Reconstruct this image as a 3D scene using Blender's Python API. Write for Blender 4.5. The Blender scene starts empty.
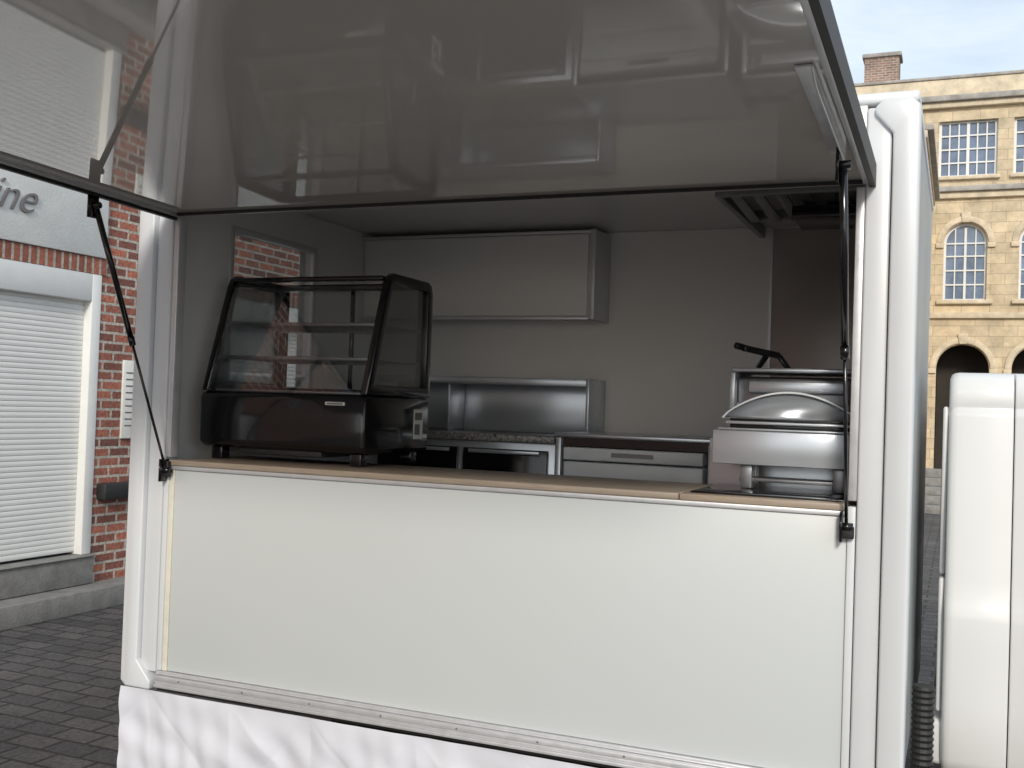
import bpy, bmesh, math, random
from mathutils import Vector, Matrix
random.seed(4)
S=bpy.context.scene
S.view_settings.view_transform='Standard'; S.view_settings.look='None'; S.view_settings.exposure=0

# ---------------------------------------------------------------- materials
def newmat(n):
    m=bpy.data.materials.new(n); m.use_nodes=True
    nt=m.node_tree; b=nt.nodes['Principled BSDF']
    return m,nt,b
def mat(n,col,rough=.5,metal=0,var=.06,nscale=6,bump=0,bscale=40,spec=.5,coat=0,rvar=.0,aniso=None,stretch=(1,1,1)):
    m,nt,b=newmat(n); N=nt.nodes; L=nt.links
    tc=N.new('ShaderNodeTexCoord'); mp=N.new('ShaderNodeMapping'); mp.inputs['Scale'].default_value=stretch
    L.new(tc.outputs['Object'],mp.inputs[0])
    no=N.new('ShaderNodeTexNoise'); no.inputs['Scale'].default_value=nscale; no.inputs['Detail'].default_value=3; no.inputs['Roughness'].default_value=.65
    L.new(mp.outputs[0],no.inputs['Vector'])
    mr=N.new('ShaderNodeMapRange'); mr.inputs[1].default_value=.25; mr.inputs[2].default_value=.75
    mr.inputs[3].default_value=1-var; mr.inputs[4].default_value=1+var; L.new(no.outputs['Fac'],mr.inputs[0])
    mx=N.new('ShaderNodeVectorMath'); mx.operation='SCALE'; mx.inputs[0].default_value=col; L.new(mr.outputs[0],mx.inputs['Scale'])
    L.new(mx.outputs[0],b.inputs['Base Color'])
    b.inputs['Roughness'].default_value=rough; b.inputs['Metallic'].default_value=metal
    b.inputs['Specular IOR Level'].default_value=spec; b.inputs['Coat Weight'].default_value=coat
    if rvar:
        r2=N.new('ShaderNodeMapRange'); r2.inputs[1].default_value=.3; r2.inputs[2].default_value=.7
        r2.inputs[3].default_value=max(0,rough-rvar); r2.inputs[4].default_value=rough+rvar
        L.new(no.outputs['Fac'],r2.inputs[0]); L.new(r2.outputs[0],b.inputs['Roughness'])
    if bump:
        n2=N.new('ShaderNodeTexNoise'); n2.inputs['Scale'].default_value=bscale; n2.inputs['Detail'].default_value=1.5
        L.new(mp.outputs[0],n2.inputs['Vector'])
        bp=N.new('ShaderNodeBump'); bp.inputs['Strength'].default_value=bump; bp.inputs['Distance'].default_value=.01
        L.new(n2.outputs['Fac'],bp.inputs['Height']); L.new(bp.outputs[0],b.inputs['Normal'])
    return m
def brickmat(n,c1,c2,mortar,bw,bh,ms,swz='YZ',rough=.85,bump=.6,offs=.5,dirt=.25,msm=.1,fine=.2):
    m,nt,b=newmat(n); N=nt.nodes; L=nt.links
    tc=N.new('ShaderNodeTexCoord'); sp=N.new('ShaderNodeSeparateXYZ'); cb=N.new('ShaderNodeCombineXYZ')
    L.new(tc.outputs['Object'],sp.inputs[0])
    L.new(sp.outputs[swz[0]],cb.inputs[0]); L.new(sp.outputs[swz[1]],cb.inputs[1])
    br=N.new('ShaderNodeTexBrick'); L.new(cb.outputs[0],br.inputs['Vector'])
    br.offset=offs
    br.inputs['Scale'].default_value=1; br.inputs['Brick Width'].default_value=bw; br.inputs['Row Height'].default_value=bh
    br.inputs['Mortar Size'].default_value=ms; br.inputs['Mortar Smooth'].default_value=msm; br.inputs['Bias'].default_value=0
    br.inputs['Color1'].default_value=(*c1,1); br.inputs['Color2'].default_value=(*c2,1); br.inputs['Mortar'].default_value=(*mortar,1)
    no=N.new('ShaderNodeTexNoise'); no.inputs['Scale'].default_value=1.3; no.inputs['Detail'].default_value=4; no.inputs['Roughness'].default_value=.7
    L.new(tc.outputs['Object'],no.inputs['Vector'])
    mr=N.new('ShaderNodeMapRange'); mr.inputs[1].default_value=.3; mr.inputs[2].default_value=.7; mr.inputs[3].default_value=1-dirt; mr.inputs[4].default_value=1+dirt
    L.new(no.outputs['Fac'],mr.inputs[0])
    n3=N.new('ShaderNodeTexNoise'); n3.inputs['Scale'].default_value=40; n3.inputs['Detail'].default_value=2; L.new(tc.outputs['Object'],n3.inputs['Vector'])
    m3=N.new('ShaderNodeMapRange'); m3.inputs[1].default_value=.3; m3.inputs[2].default_value=.7; m3.inputs[3].default_value=1-fine; m3.inputs[4].default_value=1+fine
    L.new(n3.outputs['Fac'],m3.inputs[0])
    ml=N.new('ShaderNodeMath'); ml.operation='MULTIPLY'; L.new(mr.outputs[0],ml.inputs[0]); L.new(m3.outputs[0],ml.inputs[1])
    sc=N.new('ShaderNodeVectorMath'); sc.operation='SCALE'; L.new(br.outputs['Color'],sc.inputs[0]); L.new(ml.outputs[0],sc.inputs['Scale'])
    L.new(sc.outputs[0],b.inputs['Base Color']); b.inputs['Roughness'].default_value=rough
    inv=N.new('ShaderNodeMath'); inv.operation='MULTIPLY_ADD'; L.new(br.outputs['Fac'],inv.inputs[0]); inv.inputs[1].default_value=-1
    L.new(n3.outputs['Fac'],inv.inputs[2])
    bp=N.new('ShaderNodeBump'); bp.inputs['Strength'].default_value=bump; bp.inputs['Distance'].default_value=.012
    L.new(inv.outputs[0],bp.inputs['Height']); L.new(bp.outputs[0],b.inputs['Normal'])
    return m
def glassmat(n,tint=(.85,.88,.88),refl=1.0,rough=.0):
    m=bpy.data.materials.new(n); m.use_nodes=True; nt=m.node_tree; N=nt.nodes; L=nt.links
    N.remove(N['Principled BSDF']); out=N['Material Output']
    t=N.new('ShaderNodeBsdfTransparent'); t.inputs[0].default_value=(*tint,1)
    g=N.new('ShaderNodeBsdfGlossy'); g.inputs['Roughness'].default_value=rough
    f=N.new('ShaderNodeFresnel'); f.inputs[0].default_value=1.45
    mm=N.new('ShaderNodeMath'); mm.operation='MULTIPLY'; mm.inputs[1].default_value=refl; L.new(f.outputs[0],mm.inputs[0])
    x=N.new('ShaderNodeMixShader'); L.new(mm.outputs[0],x.inputs[0]); L.new(t.outputs[0],x.inputs[1]); L.new(g.outputs[0],x.inputs[2])
    L.new(x.outputs[0],out.inputs[0]); return m

M={}
M['white']=mat('white_gelcoat',(.68,.705,.73),.32,var=.03,nscale=2,bump=.03,bscale=1.6)
M['side']=mat('side_panel_grey',(.36,.39,.40),.4,var=.15,nscale=2)  # mottled grey, darker than the white front parts
M['panel']=mat('white_sandwich_panel',(.60,.635,.645),.30,var=.02,nscale=.5,bump=.07,bscale=1.0)
M['flap']=mat('flap_inner_gelcoat',(.66,.63,.585),.03,var=.03,nscale=1.5,bump=.10,bscale=1.3,spec=1.0,coat=.8)
M['inner']=mat('interior_panel',(.76,.75,.73),.28,var=.03,nscale=1.2)
M['innerdk']=mat('interior_splash_panel',(.42,.385,.365),.3,metal=.2,var=.08,nscale=3)
M['alu']=mat('anodised_aluminium',(.66,.67,.69),.38,metal=.45,var=.05,nscale=20,rvar=.08)
M['steel']=mat('brushed_steel',(.62,.66,.71),.27,metal=.65,var=.02,nscale=5)
M['steeldk']=mat('dark_steel',(.26,.265,.28),.3,metal=.7,var=.1,nscale=10)
M['black']=mat('black_enamel',(.007,.007,.008),.14,var=.1,nscale=8,coat=.2)
M['rubber']=mat('black_rubber',(.018,.018,.018),.55,var=.2,nscale=20)
M['wood']=mat('counter_laminate',(.37,.30,.235),.38,var=.14,nscale=8,stretch=(1,14,14))
M['granite']=mat('granite_top',(.24,.23,.22),.25,var=.9,nscale=60)
M['yellow']=mat('aged_sealant',(.72,.70,.60),.6,var=.10,nscale=12)
M['skirt']=mat('pvc_tarpaulin',(.70,.72,.79),.34,var=.03,nscale=3,bump=.12,bscale=12)
M['van']=mat('van_paint',(.74,.745,.745),.24,var=.02,nscale=1.5,coat=.3)
M['drawer']=mat('fridge_drawer_plastic',(.80,.84,.88),.35,var=.03)
M['brick']=brickmat('red_brick',(.44,.155,.10),(.17,.07,.055),(.45,.41,.36),.225,.078,.011,fine=.3,dirt=.3)
M['soldier']=brickmat('brick_band',(.40,.14,.09),(.22,.08,.055),(.42,.38,.33),.078,.5,.012,offs=0)
M['chim']=brickmat('chimney_brick',(.34,.20,.16),(.22,.14,.12),(.4,.36,.3),.25,.09,.015,'XZ')
M['render']=mat('painted_render',(.74,.74,.71),.75,var=.09,nscale=3,bump=.2,bscale=60)
M['shut']=mat('shutter_enamel',(.76,.76,.74),.45,var=.04,nscale=2)
M['stone_step']=mat('step_stone',(.25,.24,.225),.75,var=.25,nscale=7,bump=.4,bscale=50)
M['lime']=brickmat('limestone_x',(.69,.565,.385),(.58,.48,.335),(.42,.35,.25),.9,.36,.010,'XZ',rough=.9,bump=.5,dirt=.26,fine=.12)
M['limey']=brickmat('limestone_y',(.69,.565,.385),(.58,.48,.335),(.42,.35,.25),.9,.36,.010,'YZ',rough=.9,bump=.5,dirt=.26,fine=.12)
M['trim']=mat('limestone_trim',(.68,.58,.43),.85,var=.26,nscale=2.5,bump=.4,bscale=12)
M['greytrim']=mat('weathered_cornice',(.38,.36,.33),.85,var=.35,nscale=2.5,bump=.4,bscale=12)
M['winw']=mat('window_paint',(.78,.78,.76),.5,var=.04)
M['winglass']=mat('window_glass',(.13,.18,.27),.06,var=.5,nscale=1.2,spec=.9)
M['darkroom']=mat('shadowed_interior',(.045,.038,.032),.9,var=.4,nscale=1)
M['roof']=mat('slate_roof',(.10,.10,.11),.7,var=.2,nscale=3)
M['paver']=brickmat('dark_paving',(.105,.098,.096),(.062,.060,.063),(.024,.023,.022),.24,.16,.010,'XY',rough=.7,bump=.8,dirt=.35,fine=.3)
M['paper']=mat('notice_paper',(.72,.72,.68),.6,var=.1,nscale=30)
M['ink']=mat('sign_lettering_paint',(.16,.15,.15),.5)
M['red']=mat('tail_lamp',(.35,.02,.015),.15,coat=.6)
M['vglass']=mat('van_glass',(.02,.025,.03),.05,spec=.8)
M['glass']=glassmat('clear_glass',(.93,.95,.95),.7)
M['caseglass']=glassmat('display_glass',(.94,.955,.955),.85)

# ---------------------------------------------------------------- mesh helpers
def empty(n):
    e=bpy.data.objects.new(n,None); S.collection.objects.link(e); e.empty_display_size=.2; return e
IDM=lambda s,z,d:(s,d,z)
class P:
    def __init__(s,name,m,parent=None,bevel=0,smooth=False):
        s.n=name;s.m=m;s.p=parent;s.b=bevel;s.s=smooth;s.v=[];s.f=[]
    def box(s,x0,x1,y0,y1,z0,z1):
        i=len(s.v)
        s.v+=[(x0,y0,z0),(x1,y0,z0),(x1,y1,z0),(x0,y1,z0),(x0,y0,z1),(x1,y0,z1),(x1,y1,z1),(x0,y1,z1)]
        s.f+=[[i+a for a in q] for q in ((0,3,2,1),(4,5,6,7),(0,1,5,4),(1,2,6,5),(2,3,7,6),(3,0,4,7))]; return s
    def prism(s,poly,d0,d1,mp=IDM):
        i=len(s.v);n=len(poly)
        s.v+=[mp(a,b,d0) for a,b in poly]+[mp(a,b,d1) for a,b in poly]
        s.f.append([i+k for k in range(n)]); s.f.append([i+n+k for k in reversed(range(n))])
        for k in range(n): s.f.append([i+k,i+(k+1)%n,i+n+(k+1)%n,i+n+k])
        return s
    def ring(s,outer,inner,d0,d1,mp=IDM):
        i=len(s.v);n=len(outer)
        for pl,d in ((outer,d0),(inner,d0),(outer,d1),(inner,d1)): s.v+=[mp(a,b,d) for a,b in pl]
        for k in range(n):
            j=(k+1)%n
            s.f+=[[i+k,i+j,i+n+j,i+n+k],[i+2*n+k,i+3*n+k,i+3*n+j,i+2*n+j],[i+k,i+2*n+k,i+2*n+j,i+j],[i+n+k,i+n+j,i+3*n+j,i+3*n+k]]
        return s
    def cyl(s,p0,p1,r,r2=None,n=20):
        r2=r if r2 is None else r2
        p0=Vector(p0);p1=Vector(p1);d=(p1-p0).normalized()
        a=d.orthogonal().normalized();b=d.cross(a);i=len(s.v)
        for p,rr in((p0,r),(p1,r2)):
            for k in range(n):
                t=2*math.pi*k/n; s.v.append(tuple(p+a*math.cos(t)*rr+b*math.sin(t)*rr))
        for k in range(n): s.f.append([i+k,i+(k+1)%n,i+n+(k+1)%n,i+n+k])
        s.f.append([i+k for k in reversed(range(n))]); s.f.append([i+n+k for k in range(n)]); return s
    def bar(s,p0,p1,w,h,up=(0,0,1)):
        p0=Vector(p0);p1=Vector(p1);d=(p1-p0).normalized();a=d.cross(Vector(up)).normalized();b=a.cross(d);i=len(s.v)
        for p in(p0,p1):
            for q,r in((-1,-1),(1,-1),(1,1),(-1,1)): s.v.append(tuple(p+a*q*w/2+b*r*h/2))
        s.f+=[[i+a for a in q] for q in ((0,3,2,1),(4,5,6,7),(0,1,5,4),(1,2,6,5),(2,3,7,6),(3,0,4,7))]; return s
    def done(s):
        me=bpy.data.meshes.new(s.n); me.from_pydata(s.v,[],s.f); me.update()
        bm=bmesh.new(); bm.from_mesh(me); bmesh.ops.recalc_face_normals(bm,faces=bm.faces); bm.to_mesh(me); bm.free()
        o=bpy.data.objects.new(s.n,me); S.collection.objects.link(o); me.materials.append(M[s.m])
        if s.p: o.parent=s.p
        if s.b:
            md=o.modifiers.new('bev','BEVEL'); md.width=s.b; md.segments=2; md.limit_method='ANGLE'; md.angle_limit=math.radians(40); md.harden_normals=False
        if s.s or s.b:
            me.polygons.foreach_set('use_smooth',[True]*len(me.polygons))
            bpy.context.view_layer.objects.active=o
            for q in bpy.context.selected_objects:q.select_set(False)
            o.select_set(True)
            try: bpy.ops.object.shade_auto_smooth(angle=math.radians(35))
            except Exception: pass
        return o
def arc(cx,cz,r,a0,a1,n=16):
    return [(cx+r*math.cos(math.radians(a0+(a1-a0)*k/n)),cz+r*math.sin(math.radians(a0+(a1-a0)*k/n))) for k in range(n+1)]
def inset(poly,w):
    n=len(poly);out=[]
    ar=sum(poly[i][0]*poly[(i+1)%n][1]-poly[(i+1)%n][0]*poly[i][1] for i in range(n))
    sg=1 if ar>0 else -1
    for i in range(n):
        p=Vector(poly[i-1]);c=Vector(poly[i]);q=Vector(poly[(i+1)%n])
        d1=(c-p).normalized();d2=(q-c).normalized()
        n1=Vector((-d1.y,d1.x))*sg;n2=Vector((-d2.y,d2.x))*sg
        b=(n1+n2); b=b/max(.3,b.length_squared)*2
        out.append((c.x+b.x*w,c.y+b.y*w))
    return out
YZ=lambda s,z,d:(d,s,z)

# ---------------------------------------------------------------- ground
g=P('ground','paver'); g.v=[(-400,-400,0),(400,-400,0),(400,400,0),(-400,400,0)]; g.f=[[0,1,2,3]]; g.done()

# ---------------------------------------------------------------- food trailer
XL,XR=-3.287,-.312; XO,XE=-3.464,-.14; ZB,ZC,ZH,ZT=.454,1.407,2.525,2.79
D=2.04; ZCE=2.72
T=empty('food_trailer')
def post(n,x0,x1,outer):
    p=P(n,'white',T,.008)
    mid=x0+(x1-x0)*.5
    if outer>0:
        p.prism([(x0,ZB-.06),(mid-.004,ZB-.06),(mid-.004,ZT-.025),(x0,ZT-.025)],-.012,.08)
        p.prism([(mid,ZB-.08),(x1-.01,ZB-.08),(x1,ZB-.03),(x1,ZT-.03),(x1-.03,ZT),(mid-.03,ZT),(mid-.06,ZT-.03),(mid-.06,ZT-.05),(mid,ZT-.12)],-.035,.10)
    else:
        p.prism([(mid+.004,ZB-.0),(x1,ZB-.0),(x1,ZT-.03),(mid+.004,ZT-.02)],-.012,.08)
        p.prism([(x0,ZB+.02),(x0,ZB-.05),(x0+.03,ZB-.075),(x1-.01,ZB-.075),(x1-.01,ZB-.035),(mid,ZB+.05),(mid,ZT),(x0+.03,ZT),(x0,ZT-.03)],-.035,.10)
    p.done()
post('corner_post_left',XO,XL,-1); post('corner_post_right',XR,XE,1)
a=P('opening_frame','alu',T,.003)
a.box(XL+.001,XL+.03,-.004,.05,ZC+.01,ZH-.03); a.box(XR-.03,XR-.001,-.004,.05,ZC+.01,ZH-.03)
a.done()
P('header','inner',T,.004).box(XL+.001,XR-.001,.004,.05,ZH-.012,ZT-.01).done()
P('front_panel','panel',T,.004).box(XL+.055,XR-.03,.004,.05,ZB+.01,ZC-.045).done()
s=P('panel_sealant','yellow',T,.002); s.box(XL+.028,XL+.054,.0,.045,ZB+.01,ZC-.045); s.done()
s=P('panel_frame','white',T,.003); s.box(XL+.002,XL+.027,-.006,.05,ZB+.01,ZC-.01); s.box(XR-.029,XR-.003,-.006,.05,ZB+.01,ZC-.01); s.done()
r=P('bottom_rail','alu',T,.002)
r.box(XL+.001,XR-.001,-.008,.06,ZB-.008,ZB+.008); r.box(XO+.19,XE-.08,-.030,.06,ZB-.030,ZB-.010)
r.box(XO+.19,XE-.08,-.026,.06,ZB-.046,ZB-.0305); r.box(XO+.19,XE-.08,-.034,.06,ZB-.060,ZB-.0465); r.done()
P('rail_gasket','rubber',T).box(XO+.19,XE-.08,-.006,.05,ZB-.078,ZB-.061).done()
q=P('rail_screws','steeldk',T)
for k in range(9): q.cyl((XL+.15+k*.34,-.0315,ZB-.020),(XL+.15+k*.34,-.0295,ZB-.020),.004,n=10)
q.done()
a=P('counter_edge_profile','alu',T,.002); a.box(XL+.03,XR-.031,-.006,.06,ZC-.044,ZC-.026); a.done()
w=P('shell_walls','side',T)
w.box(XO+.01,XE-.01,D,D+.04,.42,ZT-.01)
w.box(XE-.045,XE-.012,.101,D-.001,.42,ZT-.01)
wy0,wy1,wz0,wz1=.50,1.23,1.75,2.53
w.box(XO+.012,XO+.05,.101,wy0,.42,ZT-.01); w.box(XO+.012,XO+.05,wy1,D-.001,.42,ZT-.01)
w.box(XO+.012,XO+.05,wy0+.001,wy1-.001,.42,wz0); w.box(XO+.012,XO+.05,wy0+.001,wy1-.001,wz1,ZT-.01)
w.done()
P('roof','white',T,.01).box(XO+.005,XE-.005,.0,D+.05,ZT-.008,ZT+.03).done()
li=P('interior_lining','inner',T)
xi=XO+.11
li.box(xi-.058,xi,.09,wy0,.46,ZCE); li.box(xi-.058,xi,wy1,D-.025,.46,ZCE)
li.box(xi-.058,xi,wy0+.001,wy1-.001,.46,wz0); li.box(xi-.058,xi,wy0+.001,wy1-.001,wz1,ZCE)
li.box(xi+.001,XE-.07,D-.024,D-.001,.46,ZCE); li.box(XE-.069,XE-.047,.11,D-.025,.46,ZCE)
li.box(XO+.055,XE-.05,.055,D-.002,ZCE+.002,ZCE+.04)
li.done()
P('trailer_floor','stone_step',T).box(XO+.02,XE-.02,.06,D-.002,.40,.455).done()
wf=P('side_window_frame','alu',T,.003)
for q in ((wy0-.02,wy0+.012,wz0-.02,wz1+.02),(wy1-.012,wy1+.02,wz0-.02,wz1+.02),(wy0+.013,wy1-.013,wz0-.02,wz0+.012),(wy0+.013,wy1-.013,wz1-.012,wz1+.02)):
    wf.box(xi-.02,xi+.006,q[0],q[1],q[2],q[3])
wf.done()
P('side_window_glass','glass',T).box(xi-.012,xi-.009,wy0+.01,wy1-.01,wz0+.01,wz1-.01).done()
P('splash_panel','innerdk',T,.002).box(-.945,XE-.072,D-.034,D-.0255,1.2,ZCE-.01).done()
P('corner_trim','alu',T).box(-.96,-.946,D-.036,D-.0255,1.2,ZCE-.005).done()
P('counter_top','wood',T,.004).box(XL+.031,-.93,-.012,.56,ZC-.025,ZC).done()
P('counter_top_right','wood',T,.004).box(-.926,XR-.032,-.012,.56,ZC-.026,ZC-.001).done()
cu=P('counter_support','inner',T); cu.box(XL+.05,XR-.05,.46,.50,.46,ZC-.027); cu.done()
P('cooking_plate_mat','black',T,.002).box(-.90,XR-.045,.05,.54,ZC+.0005,ZC+.006).done()
ch=P('chassis','steeldk',T); ch.box(XO+.2,XE-.2,.5,.58,.30,.399); ch.box(XO+.2,XE-.2,1.5,1.58,.30,.399)
ch.done()
wh=P('wheels','rubber',T,.01)
for wx in(-2.15,-1.45):
    for wyy in(.12,1.72): wh.cyl((wx,wyy,.30),(wx,wyy+.18,.30),.298,n=40)
wh.done()
h=P('corrugated_hose','rubber',T)
for k in range(34):
    z=.005+k*.022; h.cyl((-.092,.30,z),(-.092,.30,z+.011),.034,.040,n=20); h.cyl((-.092,.30,z+.011),(-.092,.30,z+.022),.040,.034,n=20)
h.done()

# flap
FL=2.15; rise=.06
x0,x1=XL-.005,XR+.012
zf=lambda y:ZH-.008+(-y)*rise/FL
F=P('flap_panel','flap',T)
F.prism([(-.005,zf(0)),(-FL,zf(-FL)),(-FL,zf(-FL)+.04),(-.005,zf(0)+.04)],x0+.03,x1-.021,YZ); F.done()
F=P('flap_skin','white',T)
F.prism([(-.005,zf(0)+.041),(-FL,zf(-FL)+.041),(-FL,zf(-FL)+.046),(-.005,zf(0)+.046)],x0,x1,YZ); F.done()
F=P('flap_frame','alu',T,.003)
for xa,xb in((x0,x0+.029),(x1-.020,x1)):
    F.prism([(-.005,zf(0)-.016),(-FL,zf(-FL)-.016),(-FL,zf(-FL)+.04),(-.005,zf(0)+.04)],xa,xb,YZ)
F.done()
F=P('flap_seal','rubber',T)
F.prism([(-.005,zf(0)-.026),(-FL-.02,zf(-FL)-.026),(-FL-.02,zf(-FL)+.05),(-.005,zf(0)+.05)],x1+.001,x1+.022,YZ)
F.prism([(-.005,zf(0)-.030),(-FL-.02,zf(-FL)-.030),(-FL-.02,zf(-FL)-.017),(-.005,zf(0)-.017)],x0,x0+.02,YZ)
F.box(x0+.03,x1-.022,-.022,-.006,zf(0)-.012,zf(0)-.001)
F.box(x0,x1,-FL-.03,-FL-.001,zf(-FL)-.03,zf(-FL)+.05)
F.done()
F=P('flap_lip_reflection','alu',T,.002)  # strip added in place of the light reflection along the right lip
F.prism([(-.40,zf(-.4)-.001),(-1.2,zf(-1.2)-.001),(-1.2,zf(-1.2)-.008),(-.40,zf(-.4)-.008)],XR-.075,XR-.03,YZ)
F.prism([(-.40,zf(-.4)-.009),(-1.2,zf(-1.2)-.009),(-1.1,zf(-1.2)-.035),(-.40,zf(-.4)-.04)],XR-.036,XR-.030,YZ)
F.done()
def strut(n,pb,pt):
    e=P(n,'black',T,0,True); pb=Vector(pb);pt=Vector(pt); m=pb.lerp(pt,.52)
    e.cyl(m,pt,.0125); e.cyl(pb,m,.006); e.cyl(m-(pt-pb).normalized()*.03,m+(pt-pb).normalized()*.01,.0145)
    for q in(pb,pt):
        e.cyl(q-Vector((.022,0,0)),q+Vector((.022,0,0)),.014)
        e.box(q.x-.02,q.x-.012,q.y-.025,q.y+.03,q.z-.05,q.z+.05)
    e.done()
strut('gas_strut_left',(XL+.032,-.03,1.36),(XL+.02,-.5,2.46))
strut('gas_strut_right',(XR-.03,-.03,1.33),(XR-.025,-.5,2.46))
b=P('strut_bracket','rubber',T,.003)
b.box(XL+.002,XL+.045,-.035,-.013,1.33,1.40); b.box(XR-.045,XR-.005,-.035,-.013,1.29,1.33); b.done()
sk=P('tarpaulin_skirt','skirt',T,0,True)
nx,nz=520,40; xa,xb=XO+.022,XE-.06; za,zb=.384,.012
for j in range(nz+1):
    t=j/nz
    for i in range(nx+1):
        u=i/nx; X=xa+(xb-xa)*u
        wv=.016*math.sin(X*7+1.3*math.sin(X*2.1))+.010*math.sin(X*19+2.2*t+1.7*math.sin(X*3.3))+.004*math.sin(X*47-5*t+2*math.sin(X*6))
        cr=0
        for k,xc in enumerate((-3.3,-2.85,-2.45,-1.95,-1.5,-1.0,-.6)):
            for sl in (-.55,.1,.7):
                dd=(X-xc)-sl*t*.6; cr+=.006*math.exp(-abs(dd)/.03)*(1-t*.5)*(1 if (k+int(sl*10))%2 else -1)
        dg=.010*math.sin((X*11+t*9))*math.sin(X*4.2+1)+.007*math.sin(X*19-t*13+2*math.sin(X*5))*math.sin(t*3.1)
        sk.v.append((X,-.05-.010*t+(wv+dg)*(.15+.85*t**.6)+cr*min(1,t*4),za+(zb-za)*t))
for j in range(nz):
    for i in range(nx):
        k=j*(nx+1)+i; sk.f.append([k,k+1,k+nx+2,k+nx+1])
sk.done()
H=empty('extractor_hood')
q=P('hood_frame','steeldk',H,.002); q.box(-1.02,-.99,.85,D-.04,2.66,2.717); q.box(-.989,XE-.075,.85,.88,2.66,2.717); q.box(-.989,XE-.075,1.5,1.53,2.67,2.717)
q.done()
q=P('hood_filters','steeldk',H,.002)
for k in range(7): q.bar((-.95+k*.1,.90,2.69),(-.95+k*.1,1.48,2.66),.05,.012)
q.done()
P('hood_box','black',H,.003).box(-.72,-.30,1.1,1.45,2.60,2.655).done()

W=empty('wall_cabinet')
P('cabinet_body','inner',W,.004).box(xi+.002,-1.895,1.76,D-.026,2.21,2.69).done()
q=P('cabinet_trim','alu',W,.002); q.box(-1.894,-1.865,1.735,D-.026,2.195,2.695); q.box(xi+.002,-1.895,1.735,1.757,2.192,2.209)
q.box(xi+.002,-1.895,1.740,1.757,2.675,2.692); q.done()
P('cabinet_door','inner',W,.003).box(xi+.03,-1.91,1.744,1.758,2.215,2.67).done()

U=empty('steel_serving_unit')
q=P('unit_body','steel',U,.003); q.box(-3.2,-1.89,1.96,D-.026,1.55,1.86); q.box(-3.2,-1.89,1.73,1.959,1.845,1.86)
q.box(-1.889,-1.87,1.72,D-.026,1.55,1.865); q.box(-2.75,-2.735,1.75,1.955,1.55,1.844); q.box(-3.2,-1.89,1.722,1.73,1.82,1.862); q.done()
R=empty('granite_fridge_counter')
P('granite_worktop','granite',R,.004).box(xi+.002,-1.94,1.38,D-.026,1.51,1.548).done()
q=P('fridge_cabinet','steel',R,.003); q.box(xi+.002,-1.945,1.42,D-.027,.46,1.508); q.done()
q=P('fridge_doors','black',R,.005); q.box(-3.0,-2.5,1.395,1.419,.6,1.47); q.box(-2.47,-1.98,1.395,1.419,.6,1.47); q.done()
q=P('door_handles','steel',R,.003); q.box(-2.95,-2.55,1.375,1.394,1.445,1.465); q.box(-2.43,-2.02,1.375,1.394,1.445,1.465); q.done()
R=empty('drawer_fridge')
q=P('fridge_shell','steel',R,.004); q.box(-1.93,-1.10,1.36,D-.04,1.55,1.572); q.box(-1.93,-1.90,1.38,D-.04,.46,1.549); q.box(-1.13,-1.10,1.38,D-.04,.46,1.549)
q.box(-1.899,-1.131,1.62,D-.04,.46,1.549); q.done()
q=P('drawer_fronts','drawer',R,.006); q.box(-1.88,-1.15,1.37,1.60,1.30,1.425); q.box(-1.88,-1.15,1.362,1.60,1.435,1.50); q.box(-1.88,-1.15,1.37,1.60,1.12,1.29); q.done()
q=P('drawer_labels','steeldk',R); q.box(-1.62,-1.40,1.358,1.3615,1.458,1.480); q.done()
P('drawer_recess','black',R).box(-1.898,-1.132,1.40,1.61,1.505,1.548).done()

# ---------------------------------------------------------------- display case
C=empty('glass_display_case')
cx0,cx1=-3.265,-2.375; y0,y1=.20,.80; zb_,zm,zt=1.468,1.725,2.285
q=P('case_base','black',C,.018)
q.prism([(y0-.01,zb_+.02),(y0+.02,zb_),(y1,zb_),(y1,zm),(y0+.01,zm),(y0-.012,zm-.03)],cx0,cx1,YZ); q.done()
q=P('case_vent_plinth','rubber',C,.004); q.box(cx0+.20,cx1-.24,y0+.03,y1-.05,zb_-.028,zb_-.001); q.done()
q=P('case_feet','black',C,.006)
for fx in(cx0+.07,cx1-.07):
    for fy in(y0+.07,y1-.07): q.box(fx-.03,fx+.03,fy-.03,fy+.03,ZC+.001,zb_-.001)
q.done()
prof=[(y0,zm+.001),(y0+.155,zt-.06),(y0+.175,zt-.02),(y0+.21,zt),(y1-.05,zt),(y1-.015,zt-.015),(y1,zt-.06),(y1,zm+.001)]
q=P('case_side_frames','black',C,.006)
inn=inset(prof,.048)
q.ring(prof,inn,cx0,cx0+.035,YZ); q.ring(prof,inn,cx1-.035,cx1,YZ); q.done()
q=P('case_top','black',C,.006)
q.box(cx0+.036,cx1-.036,y1-.06,y1-.002,zt-.035,zt-.004)
q.bar((cx0+.036,y0+.185,zt-.025),(cx1-.036,y0+.185,zt-.025),.045,.022)
q.box(cx0+.036,cx1-.036,y1-.03,y1-.002,zm+.002,zm+.03)
for xm in(cx0+.05,(cx0+cx1)/2,cx1-.06): q.box(xm-.010,xm+.010,y1-.028,y1-.004,zm+.031,zt-.036)
q.done()
q=P('case_shelves','steeldk',C,.002)
for z,yf in((1.885,.28),(2.045,.34)):
    q.box(cx0+.04,cx1-.04,yf-.012,yf-.001,z-.009,z+.009)
    q.box(cx0+.04,cx1-.04,y1-.05,y1-.042,z-.009,z+.009)
    for k in range(17):
        xx=cx0+.05+k*(cx1-cx0-.1)/16; q.box(xx-.002,xx+.002,yf,y1-.051,z-.003,z+.003)
q.box(cx0+.04,cx1-.04,y0+.05,y1-.04,zm+.001,zm+.012)
q.done()
q=P('case_glass','caseglass',C)
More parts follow.
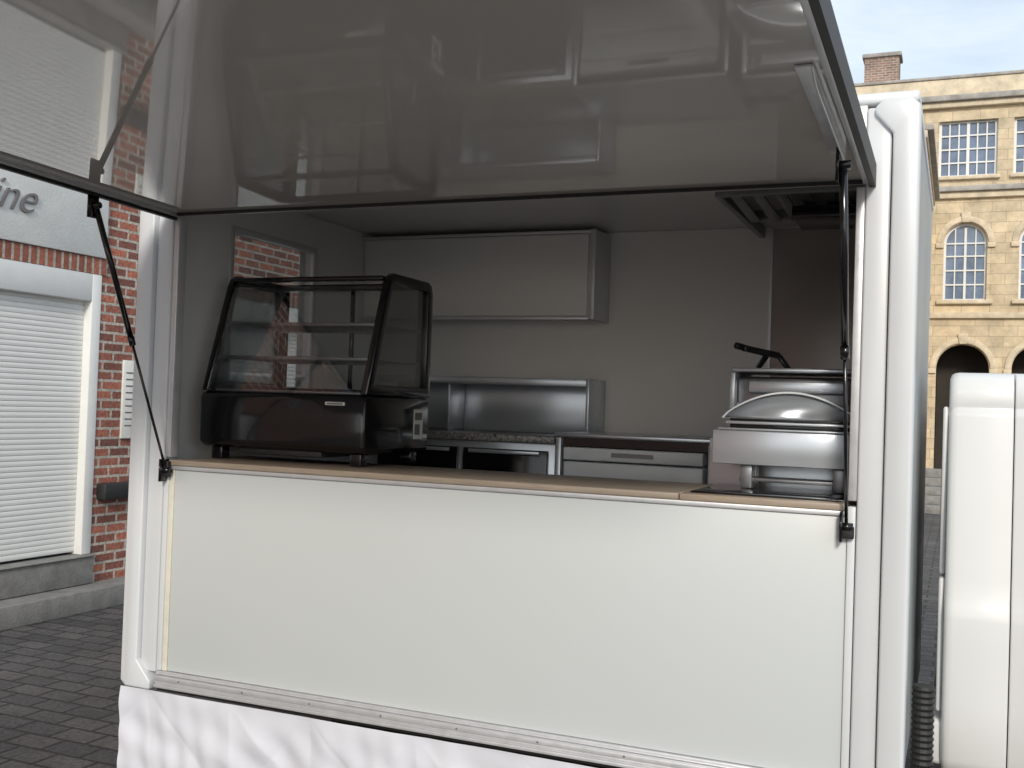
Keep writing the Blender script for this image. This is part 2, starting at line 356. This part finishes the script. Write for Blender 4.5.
q.prism([(y0+.012,zm+.003),(y0+.015,zm+.003),(y0+.168,zt-.06),(y0+.165,zt-.06)],cx0+.037,cx1-.037,YZ)
for xx in(cx0+.015,cx1-.019): q.prism(inset(prof,.046),xx,xx+.003,YZ)
q.done()
q=P('case_label','paper',C); q.box(cx1-.20,cx1-.10,y0-.0145,y0-.0125,zm-.048,zm-.034); q.box(cx1+.0005,cx1+.002,y1-.16,y1-.07,zb_+.06,zb_+.20); q.done()
q=P('case_label_ink','ink',C); q.box(cx1-.19,cx1-.11,y0-.0155,y0-.0148,zm-.045,zm-.038); q.box(cx1+.0021,cx1+.003,y1-.15,y1-.08,zb_+.15,zb_+.185); q.box(cx1+.0021,cx1+.003,y1-.15,y1-.10,zb_+.08,zb_+.13); q.done()

# ---------------------------------------------------------------- griddle on the counter
G=empty('countertop_griddle')
gx0,gx1=-.885,-.37; gy=.33
q=P('griddle_housing','steel',G,.004); q.box(gx0,gx1,gy,.54,1.505,1.637); q.done()
q=P('griddle_legs','steeldk',G,.003)
for fx in(gx0+.13,gx1-.04):
    for fy in(gy+.05,.49): q.box(fx-.022,fx+.022,fy-.022,fy+.022,ZC+.007,1.504)
q.box(gx0+.10,gx1-.02,gy+.04,.50,1.44,1.455)
q.done()
q=P('griddle_plate','steel',G,.003); q.box(gx0+.05,gx1+.005,gy-.01,.55,1.662,1.674); q.box(gx0+.02,gx1,gy-.004,.54,1.638,1.647); q.done()
q=P('griddle_rim','black',G,.002); q.box(gx0+.065,gx1-.01,gy+.004,.545,1.6475,1.6615); q.box(gx0+.065,gx1-.01,gy+.004,.545,1.6745,1.684); q.done()
cx=(gx0+gx1)/2+.03; hw=.255
pts=[(cx-hw+2*hw*k/28,1.686+.10*math.sin(math.pi*k/28)**.75) for k in range(29)]
q=P('griddle_lid','steel',G,0,True)
q.prism(pts,gy+.03,.53); q.done()
q=P('lid_edge','drawer',G,.002)
inp=[(a,1.686+(b-1.686)*1.04+.002) for a,b in pts]
q.ring(inp+[(cx+hw,1.6845),(cx-hw,1.6845)],[(cx+(a-cx)*.97,1.686+(b-1.686)*.93) for a,b in inp]+[(cx+hw*.97,1.685),(cx-hw*.97,1.685)],gy+.014,gy+.028); q.done()
E=empty('panini_press')
q=P('press_body','steeldk',E,.01); q.prism([(.62,1.60),(.95,1.60),(.95,1.87),(.62,1.85)],-.85,-.40,YZ); q.done()
q=P('press_top','steel',E,.006); q.box(-.87,-.39,.60,.97,1.875,1.893); q.box(-.875,-.85,.58,.98,1.70,1.874); q.box(-.848,-.40,.595,.618,1.72,1.75); q.box(-.80,-.42,.60,.617,1.79,1.84); q.done()
q=P('press_arm','black',E,.004); q.bar((-.80,.80,1.90),(-.74,.70,1.96),.02,.02); q.bar((-.83,.62,1.975),(-.70,.72,1.95),.026,.026); q.cyl((-.86,.60,1.985),(-.82,.64,1.975),.014); q.bar((-.70,.72,1.95),(-.66,.76,1.89),.02,.02); q.done()
q=P('press_stand','steel',E,.004); q.box(-.95,-.38,.58,1.0,1.15,1.599); q.box(-.93,-.40,.60,.98,.46,1.149); q.done()

# ---------------------------------------------------------------- left brick shop building
B=empty('brick_shop_building')
FX=-6.4
LB=lambda s,z,d:(FX-d,s,z)
HB=10.5
def rect(a,b,c_,d_): return [(a,c_),(b,c_),(b,d_),(a,d_)]
w=P('brick_walls','brick',B)
ops=[(-3.6,-1.2,.39,2.64),(-.45,2.76,.0,2.64),(4.15,6.9,.0,2.64),(8.4,9.5,.0,2.4)]
ups=[]
for z in(4.3,7.2):
    for y in(-22,-18,-14,-10,-6,-2.2,1.2,4.6,8,11.4): ups.append((y,y+1.1,z,z+1.8))
allop=ops+ups
ys=sorted(set([-24,14]+[v for o in allop for v in o[:2]]))
for a_,b_ in zip(ys[:-1],ys[1:]):
    cov=sorted([o for o in allop if o[0]<=a_+1e-6 and o[1]>=b_-1e-6],key=lambda o:o[2])
    z=0
    for o in cov:
        if o[2]>z+1e-6: w.prism(rect(a_,b_,z,o[2]),0,.35,LB)
        z=o[3]
    w.prism(rect(a_,b_,z,HB),0,.35,LB)
w.box(FX-9,FX-.351,-24,-23.7,0,HB); w.box(FX-9,FX-.351,13.7,14,0,HB); w.box(FX-9,FX-8.7,-23.69,13.69,0,HB)
w.done()
P('roof','roof',B).prism([(FX+.25,HB+.001),(FX-4.5,HB+3.5),(FX-9.25,HB+.001)],-24.2,14.2,lambda s,z,d:(s,d,z)).done()
q=P('upper_windows','winw',B); gl=P('upper_window_glass','winglass',B); si=P('window_sills','trim',B,.005)
for o in ups:
    a_,b_,z0_,z1_=o; m_=(a_+b_)/2
    for rr in((a_,a_+.07,z0_,z1_),(b_-.07,b_,z0_,z1_),(a_+.07,b_-.07,z0_,z0_+.07),(a_+.07,b_-.07,z1_-.07,z1_),(m_-.035,m_+.035,z0_+.07,z1_-.07)):
        q.prism(rect(*rr),.10,.16,LB)
    gl.prism(rect(a_+.07,b_-.07,z0_+.07,z1_-.07),.14,.15,LB)
    si.prism(rect(a_-.1,b_+.1,z0_-.12,z0_-.001),-.06,.10,LB)
q.done();gl.done();si.done()
q=P('brick_bands','soldier',B)
for a_,b_ in((-.5,2.80),(4.1,6.95),(-3.65,-1.15)): q.prism(rect(a_,b_,2.641,2.77),-.012,-.001,LB)
q.done()
q=P('shop_fascia','render',B,.006)
q.prism(rect(-.6,2.78,2.775,3.75),-.03,-.001,LB); q.prism(rect(4.05,7.0,3.6,3.9),-.03,-.001,LB); q.done()
q=P('shutter_frames','winw',B,.006); sh=P('roller_shutters','shut',B); sl=P('shop_sills','stone_step',B,.01)
for a_,b_ in((-.45,2.76),(4.15,6.9)):
    q.prism(rect(a_,a_+.10,.40,2.64),-.01,.2,LB); q.prism(rect(b_-.10,b_,.40,2.64),-.01,.2,LB); q.prism(rect(a_+.101,b_-.101,2.42,2.64),-.01,.2,LB)
    z=.42
    while z<2.41:
        sh.prism([(.0,z),(-.004,z+.006),(-.006,z+.02),(-.004,z+.036),(.0,z+.040),(.03,z+.040),(.03,z)],a_+.101,b_-.101,lambda s,z,d:(FX-.07-s,d,z)); z+=.041
    sl.prism(rect(a_,b_,.17,.385),-.05,.3,LB)
    sl.prism(rect(a_,b_,.386,.399),-.07,.3,LB)
sl.prism(rect(-1.2,3.2,.0,.165),-.26,.3,LB); sl.prism(rect(3.95,7.1,.0,.165),-.26,.3,LB)
q.prism(rect(8.4,9.5,.0,2.4),.15,.2,LB); q.prism(rect(-3.6,-1.2,.39,2.64),.15,.2,LB)
q.done();sh.done();sl.done()
tx=bpy.data.curves.new('shop_lettering','FONT'); tx.body='Vitrine'; tx.size=.34; tx.shear=.45; tx.extrude=.008; tx.align_x='RIGHT'; tx.offset=-.003
to=bpy.data.objects.new('shop_lettering',tx); S.collection.objects.link(to); tx.materials.append(M['ink']); to.parent=B
to.rotation_euler=(math.pi/2,0,math.pi/2); to.location=(FX+.042,2.02,3.0)
N_=empty('wall_notice')
P('notice_sheet','paper',N_,.003).prism(rect(3.03,3.27,1.32,1.97),-.022,-.002,LB).done()
q=P('notice_print','ink',N_)
for k in range(9): q.prism(rect(3.06,3.06+random.uniform(.09,.17),1.86-k*.055,1.872-k*.055),-.0235,-.0225,LB)
q.done()
P('wall_letterbox','rubber',None,.008).prism(rect(2.80,3.20,.83,.96),-.10,-.002,LB).done()
P('wall_drainpipe','winw',None,0,True).cyl((FX+.05,3.36,.0),(FX+.05,3.36,.95),.035).cyl((FX+.05,3.36,.951),(FX+.05,3.36,1.0),.045).done()

# ---------------------------------------------------------------- limestone building
A=empty('limestone_town_building')
def facade(mp,bays,bw,stone,upper,ztop_,name):
    st=P(name+'_walls',stone,A); tr=P(name+'_mouldings','trim',A,.02); wn=P(name+'_window_frames','winw',A); gl=P(name+'_glass','winglass',A); dk=P(name+'_arcade_shade','darkroom',A)
    gt=P(name+'_cornice','greytrim',A,.02)
    h=bw/2; T_=.45
    def archring(c_,z,r,w_,d0,d1):
        o=arc(c_,z,r+w_,0,180,20); i_=arc(c_,z,r,0,180,20)
        tr.prism(o+i_[::-1],d0,d1,mp)
    for c_ in bays:
        s0,s1=c_-h,c_+h
        for r,z0_,zs,z1_ in((.85,0,3.55,5.5),(.7,5.94,7.95,9.3 if not upper else 9.9)):
            zb0=0 if z0_==0 else 5.5
            st.prism(rect(s0,c_-r,zb0,z1_),0,T_,mp); st.prism(rect(c_+r,s1,zb0,z1_),0,T_,mp)
            if z0_: st.prism(rect(c_-r,c_+r,zb0,z0_),0,T_,mp)
            st.prism(arc(c_,zs,r,180,0,20)+[(c_+r,z1_),(c_-r,z1_)],0,T_,mp)
            archring(c_,zs,r+.03,.20,-.07,-.001)
            tr.prism([(c_-.12,zs+r+.0),(c_+.12,zs+r+.0),(c_+.17,zs+r+.36),(c_-.17,zs+r+.36)],-.12,-.0,mp)
            for sg in(-1,1): tr.prism(rect(c_+sg*(r+.13)-.13,c_+sg*(r+.13)+.13,zs-.18,zs-.002),-.09,-.001,mp)
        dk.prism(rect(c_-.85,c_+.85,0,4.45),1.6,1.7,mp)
        gl.prism(rect(c_-.7,c_+.7,5.94,7.95)[:3]+[(c_+.7,7.95)]+arc(c_,7.95,.7,0,180,20)[1:],.24,.26,mp)
        wn.prism(arc(c_,7.95,.7,0,180,20)+arc(c_,7.95,.62,180,0,20),.17,.239,mp)
        for xx in(-.66,-.33,0,.33,.66): wn.prism(rect(c_+xx-(.04 if abs(xx)>.5 or xx==0 else .02),c_+xx+(.04 if abs(xx)>.5 or xx==0 else .02),5.94,7.95 if abs(xx)>.5 else 8.5),.18,.239,mp)
        for zz in(5.98,6.5,7.0,7.5,7.95): wn.prism(rect(c_-.62,c_+.62,zz-.025,zz+.025),.175,.2395,mp)
        tr.prism(rect(c_-.9,c_+.9,5.80,5.94),-.16,.2,mp)
        if upper:
            st.prism(rect(s0,c_-.95,9.9,12.9),0,T_,mp); st.prism(rect(c_+.95,s1,9.9,12.9),0,T_,mp)
            st.prism(rect(c_-.95,c_+.95,9.9,10.3),0,T_,mp); st.prism(rect(c_-.95,c_+.95,12.26,12.9),0,T_,mp)
            gl.prism(rect(c_-.95,c_+.95,10.3,12.26),.24,.26,mp)
            for xx in(-.91,-.6,-.3,0,.3,.6,.91): 
                ww=.05 if abs(xx)>.8 or xx==0 else .022
                wn.prism(rect(c_+xx-ww,c_+xx+ww,10.3,12.26),.18,.239,mp)
            for zz in(10.34,10.8,11.28,11.76,12.22): wn.prism(rect(c_-.86,c_+.86,zz-.025,zz+.025),.175,.2395,mp)
            tr.prism(rect(c_-1.05,c_+1.05,10.16,10.29),-.14,.2,mp)
    a_,b_=min(bays)-h,max(bays)+h
    tr.prism(rect(a_,b_,5.3,5.5),-.14,-.001,mp)
    if upper:
        gt.prism(rect(a_,b_,9.72,9.9),-.30,-.001,mp); tr.prism(rect(a_,b_,9.5,9.72),-.16,-.001,mp)
        gt.prism(rect(a_,b_,12.9,13.1),-.35,T_,mp); tr.prism(rect(a_,b_,12.7,12.899),-.2,-.001,mp)
        tr.prism(rect(a_,b_,13.1,13.75),-.02,.3,mp); gt.prism(rect(a_,b_,13.751,13.86),-.08,.36,mp)
    else:
        gt.prism(rect(a_,b_,9.301,9.45),-.35,T_,mp); tr.prism(rect(a_,b_,9.1,9.30),-.2,-.001,mp)
    for q in(st,tr,wn,gl,dk,gt): q.done()
FY=36.2; bw=2.4
facade(lambda s,z,d:(s,FY+d,z),[.08+bw*k for k in range(-5,9)],bw,'lime',True,13.65,'main')
WX=-1.12
facade(lambda s,z,d:(WX-d,s,z),[FY-.9-1.2-bw*k for k in range(0,4)],bw,'limey',False,9.4,'wing')
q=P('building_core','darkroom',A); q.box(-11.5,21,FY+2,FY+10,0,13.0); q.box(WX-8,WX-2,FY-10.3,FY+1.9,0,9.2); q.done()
q=P('wing_end_wall','lime',A); q.box(WX-8,WX-.451,FY-10.6,FY-10.31,0,9.3); q.box(WX-.45,WX,FY-.9,FY-.001,0,9.3); q.done()
P('building_roof','roof',A).prism([(FY+.4,13.3),(FY+6,15.0),(FY+11,13.3)],-11.9,21.1,YZ).done()
P('chimney_stack','chim',A).box(-3.5,-2.3,FY+.6,FY+1.5,13.0,14.95).done()
P('chimney_cap','greytrim',A,.02).box(-3.58,-2.22,FY+.52,FY+1.58,14.951,15.1).done()
q=P('stone_steps','stone_step',None,.01)
for k in range(5): q.box(-1.8,2.5,17+.35*k,19+.0,.15*k+.001,.15*k+.15)
q.done()

# ---------------------------------------------------------------- white van
V=empty('white_van')
cy=1.56
sec=[(.80,.30),(.845,.38),(.858,.60),(.864,.85),(.866,.93),(.864,.955),(.856,.985),(.848,1.02),(.842,1.08),(.832,1.3),(.815,1.55),(.802,1.72),(.799,1.745),(.790,1.752),(.790,1.762),(.795,1.772),(.785,1.835),(.765,1.872),(.72,1.895),(.45,1.91),(0,1.92)]
full=[(-a,b) for a,b in sec]+[(a,b) for a,b in sec[::-1][1:]]
def loft(n,m,st,par=V):
    p=P(n,m,par,0,True)
    for (x,sy,kz) in st:
        for a_,b_ in full:
            z=b_ if b_<.95 else .95+(b_-.95)*kz
            p.v.append((x,cy+a_*sy,z))
    nn=len(full)
    for i in range(len(st)-1):
        for k in range(nn):
            j=(k+1)%nn; p.f.append([i*nn+k,i*nn+j,(i+1)*nn+j,(i+1)*nn+k])
    p.f.append(list(range(nn))); p.f.append([ (len(st)-1)*nn+k for k in reversed(range(nn))])
    return p.done()
vx=-.035
loft('rear_quarter','van',[(vx,.965,.975),(vx+.006,.985,.99),(vx+.018,.995,.997),(vx+.035,1,1),(vx+.12,1,1),(.193,1,1),(.199,.997,1)])
loft('body_gap','rubber',[(.1,.98,.98),(.4,.98,.98)])
loft('body_shell','van',[(.204,.997,1),(.210,1,1),(.8,1,1),(1.6,1,1),(2.45,1,1),(2.75,.99,.93),(3.25,.97,.33),(3.7,.94,.22),(4.05,.88,.10),(4.15,.80,.0)])
q=P('wheels','rubber',V,.015)
for wx in(.95,3.35):
    for yy in(cy-.87,cy+.68): q.cyl((wx,yy,.31),(wx,yy+.19,.31),.31,n=40)
q.done()
q=P('wheel_caps','alu',V,.006)
for wx in(.95,3.35):
    for yy,e_ in((cy-.88,.01),(cy+.87,.01)): q.cyl((wx,yy,.31),(wx,yy+e_,.31),.2,n=32)
q.done()
q=P('door_window','vglass',V,.01); q.prism([(1.75,1.12),(2.75,1.12),(2.40,1.68),(1.75,1.70)],cy-.85,cy-.78); q.done()
q=P('rear_doors','van',V,.01); q.box(vx-.022,vx-.001,cy-.80,cy-.003,.55,1.08); q.box(vx-.022,vx-.001,cy+.003,cy+.80,.55,1.08); q.box(vx-.022,vx-.001,cy-.76,cy+.76,1.085,1.76); q.done()
q=P('tail_lamp','red',V,.002); q.box(vx-.025,vx-.0221,cy-.62,cy-.52,1.15,1.55); q.box(vx-.025,vx-.0221,cy+.60,cy+.70,1.15,1.55); q.done()
q=P('rear_bumper','van',V,.02); q.box(vx-.04,vx+.02,cy-.80,cy+.80,.34,.52); q.done()

# ---------------------------------------------------------------- world and light
az=Vector((.30,-.95,0)).normalized(); el=math.radians(26)
sd=Vector((az.x*math.cos(el),az.y*math.cos(el),math.sin(el)))
wd=bpy.data.worlds.new('World'); S.world=wd; wd.use_nodes=True
nt=wd.node_tree; bg=nt.nodes['Background']; N=nt.nodes; L=nt.links
sky=N.new('ShaderNodeTexSky'); sky.sky_type='NISHITA'; sky.sun_disc=False
sky.sun_elevation=el; sky.sun_rotation=math.atan2(sd.x,sd.y); sky.dust_density=2.0
tc=N.new('ShaderNodeTexCoord'); mp=N.new('ShaderNodeMapping'); mp.inputs['Scale'].default_value=(1,1,2.6)
L.new(tc.outputs['Generated'],mp.inputs[0])
no=N.new('ShaderNodeTexNoise'); no.inputs['Scale'].default_value=3.1; no.inputs['Detail'].default_value=6; no.inputs['Roughness'].default_value=.6; no.inputs['Distortion'].default_value=.5
L.new(mp.outputs[0],no.inputs['Vector'])
mr=N.new('ShaderNodeMapRange'); mr.inputs[1].default_value=.38; mr.inputs[2].default_value=.66; mr.inputs[3].default_value=.55; mr.inputs[4].default_value=1.0
L.new(no.outputs['Fac'],mr.inputs[0])
mx=N.new('ShaderNodeMix'); mx.data_type='RGBA'; L.new(mr.outputs[0],mx.inputs[0]); L.new(sky.outputs[0],mx.inputs[6]); mx.inputs[7].default_value=(6.3,7.0,7.7,1)
L.new(mx.outputs[2],bg.inputs[0]); bg.inputs[1].default_value=.15
sl=bpy.data.lights.new('sun','SUN'); sl.energy=2.15; sl.angle=math.radians(10); sl.color=(1,.93,.82)
so=bpy.data.objects.new('sun',sl); S.collection.objects.link(so); so.rotation_euler=sd.to_track_quat('Z','Y').to_euler()

# ---------------------------------------------------------------- camera
th=math.radians(22.9); pt=math.radians(1.2); ro=math.radians(2.0)
R0=Vector((math.cos(th),math.sin(th),0)); Fh=Vector((-math.sin(th),math.cos(th),0))
Fw=Fh*math.cos(pt)+Vector((0,0,1))*math.sin(pt); U0=R0.cross(Fw)
Rc=R0*math.cos(ro)+U0*math.sin(ro); Uc=U0*math.cos(ro)-R0*math.sin(ro)
cd=bpy.data.cameras.new('camera'); co=bpy.data.objects.new('camera',cd); S.collection.objects.link(co)
mw=Matrix.Identity(4)
for i in range(3): mw[i][0]=Rc[i]; mw[i][1]=Uc[i]; mw[i][2]=-Fw[i]
mw[0][3],mw[1][3],mw[2][3]=0,-3.8,1.7
co.matrix_world=mw; cd.sensor_width=36; cd.lens=1059*36/1024; cd.clip_end=1500; cd.clip_start=.05
S.camera=co
